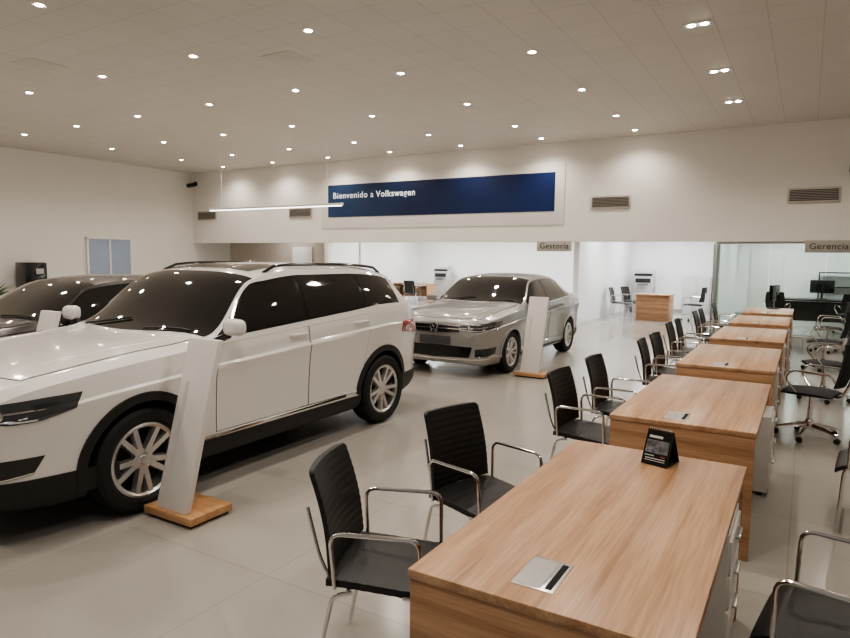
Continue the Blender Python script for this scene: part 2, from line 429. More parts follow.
# ------------------------------------------------------------------ visitor chair  (faces +x)
def visitor_chair(label,loc,rot):
    t=thing("visitor_chair",label,"chair",loc,rot,"black visitor chairs with chrome arms")
    nu,nv=31,9; top=[];bot=[]
    for i in range(nu):
        u=i/(nu-1); x=-.21+.45*u
        z=.445+.010*math.cos(u*math.pi)+(-.03*max(0,u-.88)/.12)+ .002*abs(math.sin(u*math.pi*9))
        r1=[];r2=[]
        for j in range(nv):
            v=j/(nv-1)*2-1; y=.225*v; dz=-.012*v**4
            r1.append(Vector((x,y,z+.016+dz))); r2.append(Vector((x,y,z-.024)))
        top.append(r1);bot.append(r2)
    MB().shell(top,bot,M_leather).obj("seat",t,ang=60)
    f_=[];b_=[]
    nu=73
    for i in range(nu):
        u=i/(nu-1); z=.475+.405*u; x=-.215-.085*u+.018*math.sin(u*math.pi)
        rib=.0022*abs(math.sin(u*math.pi*12)); r1=[];r2=[]
        wv=.212*(1-.05*u)
        if u>.95: wv-=.018*((u-.95)/.05)**2
        for j in range(9):
            v=j/8*2-1; y=wv*v; cx=.022*v*v
            r1.append(Vector((x+cx+.012+rib-.004*v**6,y,z))); r2.append(Vector((x+cx-.012,y,z)))
        f_.append(r1);b_.append(r2)
    MB().shell(f_,b_,M_leather).obj("backrest",t,ang=60)
    for s in (-1,1):
        y=s*.25
        arm=rpath([(-.17,y*.94,.43),(-.185,y,.655),(.165,y,.66),(.17,y*.94,.42)],.05)
        MB().tube(arm,.009,M_chrome,10).obj("armrest",t)
        MB().tube(rpath([(.10,y*.94,.42),(.19,y*.94,.42),(.215,y,.012)],.05),.009,M_chrome,10).obj("leg",t)
        MB().tube(rpath([(-.10,y*.94,.42),(-.18,y*.94,.40),(-.26,y,.012)],.05),.009,M_chrome,10).obj("leg",t)
    MB().tube([(.13,-.235,.42),(.13,.235,.42)],.009,M_chrome,8).obj("crossbar",t)
    MB().tube([(-.12,-.235,.42),(-.12,.235,.42)],.009,M_chrome,8).obj("crossbar",t)
    MB().tube([(.212,-.25,.06),(.212,.25,.06)],.008,M_chrome,8).obj("crossbar",t)
    for s in (-1,1):
        MB().tube(rpath([(.13,s*.18,.42),(-.20,s*.18,.425),(-.25,s*.18,.52),(-.305,s*.17,.72)],.06),.008,M_chrome,8).obj("back_support",t)
    return t
vc=visitor_chair("black ribbed leather visitor chair with chrome arms beside an oak desk",(-1.42,2.14,0),rad(20))
copy_thing(vc,(-1.40,3.02,0),rad(-17),"black ribbed leather visitor chair turned towards the desk end")
for x,y,r in ((-1.30,4.62,-4),(-1.27,5.45,-2),(-1.19,6.95,3),(-1.19,7.60,-3),(-1.28,9.0,0),(-1.28,9.65,2),(-1.28,11.3,0),(-1.28,11.95,0),(-1.28,13.7,0)):
    copy_thing(vc,(x,y,0),rad(r))
copy_thing(vc,(.17,2.58,0),rad(172),"black leather chair with chrome arms on the staff side")
copy_thing(vc,(.48,4.93,0),rad(175),"black leather chair with chrome arms on the staff side")

# ------------------------------------------------------------------ office chair (faces +x)
def office_chair(loc,rot):
    t=thing("office_chair","black mesh swivel chair with chrome star base and casters","office chair",loc,rot,"black swivel office chairs")
    base=MB()
    for k in range(5):
        a=2*math.pi*k/5+.3; base.tube([(0,0,.12),(.15*math.cos(a),.15*math.sin(a),.105),(.28*math.cos(a),.28*math.sin(a),.075)],.02,M_chrome,8,rs=[.026,.02,.014])
    base.lathe([(0,.08),(.04,.08),(.04,.16),(.03,.18),(0,.18)],M_chrome,seg=16)
    base.obj("star_base",t)
    for k in range(5):
        a=2*math.pi*k/5+.3; c=(.28*math.cos(a),.28*math.sin(a),.028)
        MB().lathe([(0,-.022),(.02,-.022),(.028,-.012),(.028,.012),(.02,.022),(0,.022)],M_blk,c=c,axis='y',seg=14).obj("caster",t)
    MB().lathe([(.0,.16),(.024,.16),(.024,.30),(.016,.30),(.016,.43),(0,.43)],M_chrome,seg=14).obj("gas_lift",t)
    nu,nv=14,9; top=[];bot=[]
    for i in range(nu):
        u=i/(nu-1); x=-.22+.44*u; r1=[];r2=[]
        for j in range(nv):
            v=j/(nv-1)*2-1; e=1-.12*(2*u-1)**4; r1.append(Vector((x,.22*v*e,.485-.02*v**4-.02*(2*u-1)**4))); r2.append(Vector((x,.21*v*e,.44)))
        top.append(r1);bot.append(r2)
    MB().shell(top,bot,M_mesh).obj("seat",t,ang=60)
    f_=[];b_=[]
    for i in range(18):
        u=i/17; z=.54+.42*u; x=-.26-.07*u-.02*math.sin(u*math.pi); r1=[];r2=[]
        wv=.19+.025*math.sin(u*math.pi)
        for j in range(9):
            v=j/8*2-1; cx=.035*v*v; r1.append(Vector((x+cx,wv*v,z))); r2.append(Vector((x+cx-.018,wv*v,z)))
        f_.append(r1);b_.append(r2)
    MB().shell(f_,b_,M_mesh).obj("backrest",t,ang=60)
    MB().tube(rpath([(-.05,0,.43),(-.26,0,.42),(-.33,0,.6),(-.335,0,.8)],.06),.016,M_chrome,8).obj("back_support",t)
    for s in (-1,1):
        y=s*.26
        MB().tube(rpath([(-.24,y*.78,.60),(-.22,y,.67),(.12,y,.68),(.16,y,.58),(.06,y*.78,.45)],.07),.010,M_chrome,8).obj("armrest",t)
    return t
oc=office_chair((.10,7.2,0),rad(165))
for x,y,r in ((.25,9.3,190),(.3,11.9,170),(.4,14.3,185),(.85,8.6,120)): copy_thing(oc,(x,y,0),rad(r))

# ------------------------------------------------------------------ info stands
def stand(loc,label):
    t=thing("info_stand",label,"display stand",loc,0,"white vehicle information stands")
    mb=MB(); mb.box((0,0,.045),(.46,.34,.05),M_wood2,.006); mb.obj("base",t)
    MB().box((0,0,.01),(.42,.30,.02),M_edge,.003).obj("foot",t)
    sh=Matrix(((1,0,0),(0,1,.27),(0,0,1)))
    p=MB(); p.box((0,0,0),(.285,.045,1.08),M_totem,.004); p.v=[tuple(sh@Vector(v)) for v in p.v]
    pn=p.obj("panel",t); pn.location=(0,.03,.07+.54)
    q=MB(); q.box((-.07,-.0235,-.05),(.03,.002,.62),M_totemtxt,0)
    q.v=[tuple(sh@Vector(v)) for v in q.v]
    q.obj("print",pn,smooth=False)
    return t
st=stand((-3.43,2.73,0),"white slanted information panel on an oak base beside the white car")
copy_thing(st,(-3.36,8.75,0),0,"white slanted information panel on an oak base beside the silver car")
copy_thing(st,(-6.30,3.30,0),0,"white slanted information panel on an oak base beside the dark car")

# ------------------------------------------------------------------ cars
def pchip(keys):
    K=sorted(keys); xs=[k[0] for k in K]; ys=[k[1] for k in K]; n=len(xs)
    hs=[xs[i+1]-xs[i] for i in range(n-1)]; d=[(ys[i+1]-ys[i])/hs[i] for i in range(n-1)]
    m=[0]*n; m[0]=d[0]; m[-1]=d[-1]
    for i in range(1,n-1):
        if d[i-1]*d[i]<=0: m[i]=0
        else:
            w1=2*hs[i]+hs[i-1]; w2=hs[i]+2*hs[i-1]; m[i]=(w1+w2)/(w1/d[i-1]+w2/d[i])
    def fn(x):
        x=min(max(x,xs[0]),xs[-1]); i=0
        while i<n-2 and x>xs[i+1]: i+=1
        t=(x-xs[i])/hs[i]; a=(1+2*t)*(1-t)**2; b=t*(1-t)**2; c=t*t*(3-2*t); e=t*t*(t-1)
        return a*ys[i]+b*hs[i]*m[i]+c*ys[i+1]+e*hs[i]*m[i+1]
    return fn
def resample(pts,n):
    P=[Vector(p) for p in pts]; d=[0]
    for i in range(1,len(P)): d.append(d[-1]+(P[i]-P[i-1]).length)
    out=[]
    for k in range(n):
        s=d[-1]*k/(n-1); i=0
        while i<len(P)-2 and s>d[i+1]: i+=1
        t=(s-d[i])/max(1e-9,d[i+1]-d[i]); out.append(P[i].lerp(P[i+1],t))
    return out

def make_car(name,label,loc,S,paint):
    T,B,Te,fe,wb,zb=[pchip(S[k]) for k in ("T","B","Te","fe","wb","zb")]
    xf,xr=S["xf"],S["xr"]; axf,axr=S["axf"],S["axr"]; RA=S["arch"]; RW=S["wheel"]
    SIDE=[(.04,.950),(.12,.972),(.20,.976),(.215,.966),(.30,.968),(.45,.976),(.6,.988),(.72,1.000),(.80,1.018),(.812,1.018),(.83,.996),(.92,.988),(1,.972)]
    def half(x):
        b,tt,te,wf,ww,z0=B(x),T(x),Te(x),fe(x),wb(x),zb(x)
        te=max(te,b+.01); tt=max(tt,te+.004); we=ww*wf
        pts=[(0,z0),(ww*.55,z0),(ww*.9,z0)]
        fl=0
        for ax in (axf,axr): fl=max(fl,math.exp(-((x-ax)/.46)**4))
        for t,k in SIDE:
            e=.024*fl*math.exp(-((t-.45)/.32)**4)
            pts.append((ww*k+e,z0+(b-z0)*t))
        hgt=te-b
        for u in (.06,.14,.3,.5,.7,.86,.95,1.):
            y=ww*.972+(we-ww*.972)*u+ min(.022,hgt*.06)*math.sin(math.pi*u)*(1 if hgt>.15 else .6)
            pts.append((y,b+hgt*u))
        for s_ in (.96,.9,.8,.65,.5,.33,.16):
            pts.append((we*s_,te+(tt-te)*(1-s_**3)))
        pts.append((0,tt)); return pts
    def P(x,s_):
        b,tt,te=B(x),T(x),Te(x); te=max(te,b+.01); tt=max(tt,te+.004); we=wb(x)*fe(x)
        return Vector((x,we*s_,te+(tt-te)*(1-abs(s_)**3)))
    xs=[]; x=xr
    while x<xf-1e-6:
        xs.append(x); dd=min(x-xr,xf-x); x+= .006 if dd<.03 else (.018 if dd<.15 else .04)
    xs.append(xf)
    rings=[]
    for x in xs:
        hp=half(x); ring=[Vector((x,y,z)) for y,z in hp]+[Vector((x,-y,z)) for y,z in hp[-2:0:-1]]; rings.append(ring)
    n=len(rings[0]); vs=[v for r in rings for v in r]; fs=[]
    for i in range(len(xs)-1):
        for k in range(n):
            k2=(k+1)%n; fs.append([i*n+k,i*n+k2,(i+1)*n+k2,(i+1)*n+k])
    fs.append(list(range(n))[::-1]); fs.append([(len(xs)-1)*n+k for k in range(n)])
    root=thing(name,label,"car",loc,rad(-90))
    mb=MB(); mb.add(vs,fs,paint); mb.mi(M_dark); mb.mi(M_blk); body=mb.obj("body",root,ang=24)
    bvh=BVHTree.FromPolygons([v.co.copy() for v in body.data.vertices],[list(p.vertices) for p in body.data.polygons])
    cut=MB(); cut.mi(paint)
    for ax in (axf,axr):
        for s_ in (-1,1): cut.lathe([(0,s_*.58),(RA,s_*.58),(RA,s_*1.3),(0,s_*1.3)],M_dark,c=(ax,0,RW),axis='y',seg=56)
    cut.mi(M_blk)
    co=cut.obj("cutter",smooth=False)
    bm=bmesh.new(); bm.from_mesh(co.data); bmesh.ops.remove_doubles(bm,verts=bm.verts[:],dist=1e-5); bmesh.ops.dissolve_degenerate(bm,edges=bm.edges[:],dist=1e-5); bmesh.ops.recalc_face_normals(bm,faces=bm.faces[:]); bm.to_mesh(co.data); bm.free()
    md=body.modifiers.new("b",'BOOLEAN'); md.object=co; md.operation='DIFFERENCE'; md.solver='EXACT'
    co.location=(0,0,0); body.parent=None
    dg=bpy.context.evaluated_depsgraph_get(); dg.update()
    nm=bpy.data.meshes.new_from_object(body.evaluated_get(dg)); body.modifiers.clear(); body.data=nm
    for p in nm.polygons:
        p.use_smooth=True
        if S.get("lowblack") and p.material_index==0 and p.center.z<S["lowblack"]: p.material_index=2
    nm.set_sharp_from_angle(angle=rad(24)); nm.name="body"
    bpy.data.objects.remove(co); body.parent=root
    xc_f=xf-1.0; xc_r=xr+1.0
    def ray(a,z,mode):
        if mode[0]=='side': o=Vector((a,2.5*mode[1],z)); d=Vector((0,-mode[1],0))
        elif mode[0]=='front':
            th=rad(a); o=Vector((xc_f+3*math.cos(th),3*math.sin(th),z)); d=Vector((-math.cos(th),-math.sin(th),0))
        else:
            th=rad(a); o=Vector((xc_r-3*math.cos(th),3*math.sin(th),z)); d=Vector((math.cos(th),-math.sin(th),0))
        hit=bvh.ray_cast(o,d)
        if hit[0] is None or (hit[0]-o).length>3.4:
            hit=bvh.find_nearest(o+d*1.6)
        nrm=hit[1]
        if nrm.dot(d)>0: nrm=-nrm
        return hit[0],nrm
    def patch(mbx,top,bot,mode,m,off=.004,nu=20,nv=6,th=.012):
        A=resample(top,nu);Bq=resample(bot,nu); out=[];inn=[]
        for i in range(nu):
            r1=[];r2=[]
            for j in range(nv):
                q=A[i].lerp(Bq[i],j/(nv-1)); p,nn=ray(q.x,q.y,mode); r1.append(p+nn*off); r2.append(p-nn*th)
            out.append(r1);inn.append(r2)
        mbx.shell(out,inn,m)
    def ppatch(mbx,xa,xb,smax,m,off=.004,nu=18,nv=12,th=.012):
        out=[];inn=[]
        for i in range(nu):
            s_=(i/(nu-1)*2-1)*smax; r1=[];r2=[]
            for j in range(nv):
                x=xa(s_)+(xb(s_)-xa(s_))*j/(nv-1); p=P(x,s_); q=bvh.find_nearest(p); nn=q[1]
                if nn.z<0: nn=-nn
                r1.append(q[0]+nn*off); r2.append(q[0]-nn*th)
            out.append(r1);inn.append(r2)
        mbx.shell(out,inn,m)
    ws=S["ws"]
    mb=MB(); ppatch(mb,lambda s:ws[0]-.16*s*s,lambda s:ws[1]-.03*s*s,.975,M_glassdk,.004,24,14); wso=mb.obj("windshield",root,ang=60)
    rw=S["rw"]; mb=MB(); ppatch(mb,lambda s:rw[0],lambda s:rw[1],.88,M_glassdk); mb.obj("rear_window",root,ang=60)
    hd=S["hood"]; mb=MB(); ppatch(mb,lambda s:hd[0]-.16*s*s-.006,lambda s:hd[1]-.10*s*s+.006,.955,M_dark,.0012,24,16); ppatch(mb,lambda s:hd[0]-.16*s*s,lambda s:hd[1]-.10*s*s,.945,paint,.004,24,16)
    hood=mb.obj("hood",root,ang=50)
    for s_ in (-1,1):
        pts=[]
        for i in range(16):
            t=i/15; x=hd[0]-.20+(hd[1]-.04-hd[0]+.20)*t; p=P(x,s_*(.80-.16*t)); pts.append((p.x,p.y,p.z-.006))
        MB().tube(pts,.014,paint,8,rs=[.008+.008*math.sin(math.pi*i/15) for i in range(16)]).obj("hood_crease",hood,ang=80)
        p0=P(ws[0]-.02,s_*.35 if s_>0 else -.55); p1=P(ws[0]-.13,.85 if s_>0 else -.02)
        pts=[]
        for i in range(8):
            t=i/7; q=bvh.find_nearest(p0.lerp(p1,t)); pts.append(q[0]+Vector((.004,0,.018)))
        MB().tube(pts,.008,M_blk,6).obj("wiper",wso)
    if S.get("sunroof"):
        sr=S["sunroof"]; mb=MB(); ppatch(mb,lambda s:sr[0],lambda s:sr[1],.78,M_glassdk,.003,12,20); mb.obj("sunroof",root,ang=60)
    for s_ in (1,-1):
        md_=('side',s_)
        wx=S["win"]; dx0,dx1=S["dlo"]
        def tz(x):
            k=min(1,max(0,(x-.12)/.12)); dr=S["wdrop"]*(1-k)+.028*k
            return min(Te(x)-dr, S["wtop"])
        def bz(x): return B(x)+S["wbot"]
        def lines(xa,xb,grow=0,n=14):
            top=[];bot=[]
            for i in range(n):
                x=xa+(xb-xa)*i/(n-1); t_=tz(x)+grow; b_=bz(x)-grow
                if t_<b_+.01: t_=b_+.01
                top.append((x,t_));bot.append((x,b_))
            return top,bot
        mb=MB(); t_,b_=lines(dx0,dx1,.012,40); patch(mb,t_,b_,md_,M_glosblk,.002,60,8); mb.obj("window_trim",root,ang=60)
        for k,(xa,xb) in enumerate(wx):
            mb=MB(); t_,b_=lines(xa,xb,-.006,20); patch(mb,t_,b_,md_,M_glassdk,.005,26,8); mb.obj("side_window",root,ang=60)
        if S.get("chrome"):
            pts=[dx0+(dx1-dx0)*i/20 for i in range(21)]
            mb=MB(); patch(mb,[(p,bz(p)-.004) for p in pts],[(p,bz(p)-.020) for p in pts],md_,M_chrome,.008,40,3); mb.obj("window_chrome_strip",root,ang=60)
        for k,(t_,b_) in enumerate(S["doors"]):
            mb=MB()
            g=.005
            cx=sum(p[0] for p in t_+b_)/len(t_+b_); cz=sum(p[1] for p in t_+b_)/len(t_+b_)
            ex=lambda p:(p[0]+(g if p[0]>cx else -g),p[1]+(g*.3 if p[1]>cz else -g))
            patch(mb,[ex(p) for p in t_],[ex(p) for p in b_],md_,M_dark,.0012,26,40); patch(mb,t_,b_,md_,paint,.0035,26,40)
            dr=mb.obj("door",root,ang=22)
            hx=S["handles"][k]; q,nn=ray(hx[0],hx[1],md_)
            hb=MB(); hb.tube(rpath([q+Vector((-.10,0,0)),q+nn*.035+Vector((-.085,0,0)),q+nn*.035+Vector((.085,0,0)),q+Vector((.10,0,0))],.02),.011,paint,8); hb.obj("door_handle",dr)
        for ax in (axf,axr):
            mb=MB(); out=[];inn=[]; a0=math.asin((.27-RW)/(RA+.03)); na=40
            for i in range(na+1):
                a=a0+(math.pi-2*a0)*i/na; r1=[];r2=[]
                for r_ in ([RA-.006,RA+S["cladw"]*.5,RA+S["cladw"]]):
                    px,pz=ax+r_*math.cos(a),RW+r_*math.sin(a); p,nn=ray(px,pz,md_); 
                    r1.append(p+nn*.012); r2.append(p-nn*.03)
                out.append(r1);inn.append(r2)
            mb.shell(out,inn,S["cladmat"] or paint); mb.obj("wheel_arch_trim",root,ang=50)
        xa,xb=axf-RA-S["cladw"]*.5,axr+RA+S["cladw"]*.5
        mb=MB(); patch(mb,[(xa,S["sill"]),(xb,S["sill"])],[(xa,.235),(xb,.235)],md_,S["cladmat"] or M_blk,.010,30,5); mb.obj("sill_trim",root,ang=50)
        if S["side_strip"]:
            mb=MB(); patch(mb,[(xa-.02,S["sill"]+.004),(xb+.02,S["sill"]+.004)],[(xa-.02,S["sill"]-.012),(xb+.02,S["sill"]-.012)],md_,M_chrome,.016,24,3); mb.obj("side_chrome_strip",root,ang=50)
        hl=S["headlight"]
        mb=MB(); patch(mb,[(a*s_,z) for a,z in hl[0]],[(a*s_,z) for a,z in hl[1]],('front',),M_lens,.005,26,8)
        o=mb.obj("headlight",root,ang=60)
        mb=MB(); lo=[(a*s_,z+.008) for a,z in hl[1][:-1]]; lo2=[(a*s_,z+.017) for a,z in hl[1][:-1]]
        patch(mb,lo2,lo,('front',),M_drl,.008,26,3); mb.obj("light_strip",o,ang=60)
        mb=MB(); up=[(a*s_,z*.55+z2*.45) for (a,z),(a2,z2) in zip(hl[0][:-1],hl[1][:-1])]; up2=[(a,z-.010) for a,z in up]
        patch(mb,up,up2,('front',),M_chrome,.007,26,3); mb.obj("light_strip",o,ang=60)
        for aa in hl[2]:
            p,nn=ray(aa*s_,hl[3],('front',)); 
            mb=MB(); mb.lathe([(0,.006),(.02,.004),(.030,0),(.030,-.01)],M_chrome,axis='x',seg=18)
            rt=Vector((1,0,0)).rotation_difference(nn).to_matrix(); mb.v=[tuple(rt@Vector(v)+p+nn*.006) for v in mb.v]; mb.obj("projector_lamp",o)
        tl=S["tail"]; mb=MB(); patch(mb,[(a*s_,z) for a,z in tl[0]],[(a*s_,z) for a,z in tl[1]],('rear',),M_tail,.006,20,6); mb.obj("tail_light",root,ang=60)
        fg=S["fog"]; mb=MB(); patch(mb,[(a*s_,z) for a,z in fg[0]],[(a*s_,z) for a,z in fg[1]],('front',),M_glosblk,.004,14,5); fo=mb.obj("fog_light_recess",root,ang=60)
        mb=MB(); patch(mb,[(a*s_,z+.012) for a,z in fg[1]],[(a*s_,z+.004) for a,z in fg[1]],('front',),M_chrome,.009,14,3); mb.obj("chrome_strip",fo,ang=60)
        mx,my,mz=S["mirror"]
        mi=MB().box((0,0,0),(.11,.19,.13),paint,.05,seg=5); mi.v=[(v[0]*(1-1.2*abs(v[1])) +mx,v[1]+my*s_,v[2]*(1-1.0*max(0,v[1]*s_))+mz) for v in mi.v]
        mo=mi.obj("side_mirror",root,ang=60)
        MB().tube([(mx+.02,(my-.20)*s_,mz-.12),(mx,(my-.06)*s_,mz-.06)],.028,M_glosblk,8).obj("mirror_stalk",mo)
        MB().box((mx-.05,my*s_,mz),(.008,.13,.09),M_glassdk,.003).obj("mirror_glass",mo)
        if S.get("rails"):
            ra=S["rails"]; pts=[]
            for i in range(15):
                x=ra[0]+(ra[1]-ra[0])*i/14; e=min(i,14-i); q=P(x,.93); pts.append((x,q.y*s_,q.z+(.036 if e>=1 else .0)))
            MB().tube(pts,.014,M_glosblk,8).obj("roof_rail",root)
    for key,m,nm in S["front"]:
        mb=MB(); t_,b_,off=key; patch(mb,t_,b_,('front',),m,off,40,5); mb.obj(nm,root,ang=60)
    for t_,b_,m,nm,off in S["rear"]:
        mb=MB(); patch(mb,t_,b_,('rear',),m,off,40,5); mb.obj(nm,root,ang=60)
    p,nn=ray(0,S["emblem"][0],('front',)); er=S["emblem"][1]
    nn=Vector((1,0,.10)).normalized()
    e=MB()
    e.lathe([(er*.80,.0),(er*.84,.014),(er*.97,.014),(er,.0)],M_chrome,axis='x',seg=32)
    def bar(y0,z0,y1,z1):
        e.tube([(.012,y0*er,z0*er),(.012,y1*er,z1*er)],er*.09,M_chrome,6)
    bar(-.38,.76,0,.08);bar(.38,.76,0,.08); bar(-.80,.40,-.36,-.70);bar(-.36,-.70,0,-.04);bar(.80,.40,.36,-.70);bar(.36,-.70,0,-.04)
    e.lathe([(0,.004),(er*.88,.004)],M_glosblk,axis='x',seg=32)
    e.lathe([(er*.9,.002),(er*.9,-.06)],M_chrome,axis='x',seg=32)
    rt=Vector((1,0,0)).rotation_difference(nn).to_matrix(); e.v=[tuple(rt@Vector(v)+p+nn*.034) for v in e.v]
    e.obj("emblem",root)
    p,nn=ray(0,S["plate"],('front',)); pb=MB().box((p.x+.014,0,S["plate"]),(.02,.50,.12),M_plate,.006).obj("license_plate",root)
    for ax in (axf,axr):
        for s_ in (1,-1):
            yc=s_*(S["track"])
            w_=bpy.data.objects.new("wheel",None); COL.objects.link(w_); w_.parent=root; w_.location=(ax,yc,RW); w_.rotation_euler=(0,random.random(),0 if s_>0 else math.pi)
            rr=S["rim"]; hw=.11
            MB().lathe([(rr-.005,-hw*.8),(rr+.02,-hw),(RW-.03,-hw),(RW-.006,-hw*.8),(RW,-hw*.5),(RW,hw*.5),(RW-.006,hw*.8),(RW-.03,hw),(rr+.02,hw),(rr-.005,hw*.8)],M_rubber,axis='y',seg=56).obj("tire",w_,ang=30)
            rm=MB(); rm.lathe([(rr,hw*.86),(rr-.014,hw*.92),(rr-.030,hw*.80),(rr-.034,.0),(rr-.034,-hw*.8)],M_rim,axis='y',seg=48)
            rm.lathe([(0,.0),(rr-.030,.0)],M_rimdk,axis='y',seg=40)
            nsp=S["spokes"]
            for k in range(nsp):
                for dlt in S["spl"]:
                    a=2*math.pi*k/nsp; a1=a+dlt*.9; a2=a+dlt*1.15
                    p0=Vector((.04*math.cos(a1),.066,.04*math.sin(a1))); p1=Vector(((rr-.015)*math.cos(a2),.088,(rr-.015)*math.sin(a2)))
                    d=(p1-p0); L_=d.length; d.normalize(); sd=Vector((0,1,0)).cross(d).normalized()
                    w0,w1=.026,.024
                    vv=[]
                    for q,ww_ in ((p0,w0),(p1,w1)):
                        vv+=[q-sd*ww_-Vector((0,.035,0)),q+sd*ww_-Vector((0,.035,0)),q+sd*ww_*.72+Vector((0,.006,0)),q-sd*ww_*.72+Vector((0,.006,0))]
                    rm.add(vv,[[0,1,2,3],[4,7,6,5],[0,4,5,1],[1,5,6,2],[2,6,7,3],[3,7,4,0]],M_rim)
            rm.obj("rim",w_,ang=30)
            hb=MB(); hb.lathe([(0,.084),(.03,.083),(.036,.076),(.07,.068),(.074,.03)],M_rim,axis='y',seg=24); hb.obj("hubcap",w_)
    return root

SUV=dict(xf=2.33,xr=-2.34,axf=1.395,axr=-1.395,arch=.405,wheel=.352,rim=.250,track=.805,spokes=5,spl=(-.2,.2),lowblack=.36,
 T=[(2.33,.68),(2.315,.83),(2.26,.935),(2.12,.99),(1.8,1.035),(1.4,1.08),(1.0,1.12),(.93,1.145),(.28,1.560),(.1,1.605),(-.3,1.640),(-.9,1.645),(-1.4,1.630),(-1.85,1.58),(-1.93,1.54),(-2.1,1.28),(-2.2,1.12),(-2.28,1.0),(-2.34,.7)],
 B=[(2.33,.62),(2.315,.75),(2.26,.84),(2.12,.91),(1.8,.965),(1.4,1.005),(1.0,1.035),(.7,1.06),(0,1.105),(-.8,1.155),(-1.5,1.195),(-1.9,1.19),(-2.15,1.05),(-2.28,.88),(-2.34,.64)],
 Te=[(2.33,.65),(2.315,.79),(2.26,.885),(2.12,.955),(1.8,1.005),(1.4,1.05),(1.0,1.08),(.78,1.105),(.26,1.500),(.05,1.555),(-.4,1.588),(-1.0,1.585),(-1.5,1.56),(-1.85,1.50),(-1.93,1.45),(-2.1,1.2),(-2.2,1.08),(-2.28,.93),(-2.34,.67)],
 fe=[(2.33,.90),(1.8,.88),(1.4,.88),(1.0,.905),(.78,.905),(.26,.775),(-.4,.745),(-1.0,.74),(-1.5,.72),(-1.9,.69),(-2.1,.77),(-2.2,.84),(-2.34,.85)],
 wb=[(2.33,.54),(2.32,.65),(2.28,.75),(2.2,.815),(2.05,.865),(1.85,.895),(1.5,.905),(.8,.905),(-1,.905),(-1.7,.885),(-2.0,.85),(-2.18,.79),(-2.28,.71),(-2.34,.6)],
 zb=[(2.33,.40),(2.28,.28),(2.1,.22),(1.8,.20),(-1.8,.22),(-2.2,.30),(-2.34,.42)],
 ws=(.97,.24),rw=(-2.12,-1.96),hood=(1.06,2.16),sunroof=(.12,-1.2),
 win=[(.66,-.22),(-.27,-1.10),(-1.14,-1.70)],dlo=(.72,-1.76),wtop=1.53,wdrop=.055,wbot=.045,chrome=False,
 doors=[([(.80,1.045),(-.235,1.10)],[(.78,.40),(-.235,.40)]),([(-.25,1.10),(-1.15,1.15)],[(-.25,.40),(-.98,.40)])],
 handles=[(-.10,1.04),(-1.0,1.08)],cladw=.055,cladmat=M_blk,sill=.375,side_strip=True,
 headlight=([(22,.825),(38,.862),(52,.880),(62,.885)],[(22,.765),(38,.750),(50,.75),(60,.80)],(31,41),.80),
 tail=([(30,1.02),(50,1.03),(66,1.02)],[(30,.90),(50,.88),(66,.92)]),
 fog=([(28,.53),(40,.54),(51,.54)],[(28,.43),(40,.42),(48,.44)]),
 mirror=(.73,1.03,1.185),rails=(.05,-1.75),
 front=[(([(-22,.83),(0,.83),(22,.83)],[(-22,.72),(0,.70),(22,.72)],.004),M_glosblk,"grille"),
        (([(-22,.79),(0,.79),(22,.79)],[(-22,.78),(0,.78),(22,.78)],.009),M_chrome,"grille_bar"),
        (([(-26,.745),(0,.735),(26,.745)],[(-26,.735),(0,.725),(26,.735)],.009),M_chrome,"grille_bar"),
        (([(-26,.56),(0,.56),(26,.56)],[(-26,.43),(0,.43),(26,.43)],.004),M_glosblk,"lower_grille"),
        (([(-74,.40),(-40,.41),(0,.41),(40,.41),(74,.40)],[(-74,.25),(-40,.28),(0,.42*.9),(40,.28),(74,.25)],.008),M_blk,"bumper_trim")],
 rear=[([(-74,.45),(0,.45),(74,.45)],[(-74,.26),(0,.42),(74,.26)],M_blk,"bumper_trim",.008)],
 emblem=(.77,.07),plate=.52)
car=make_car("suv_car","white seven-seat SUV with black lower cladding and roof rails",(-4.60,4.015,0),SUV,M_paintw)

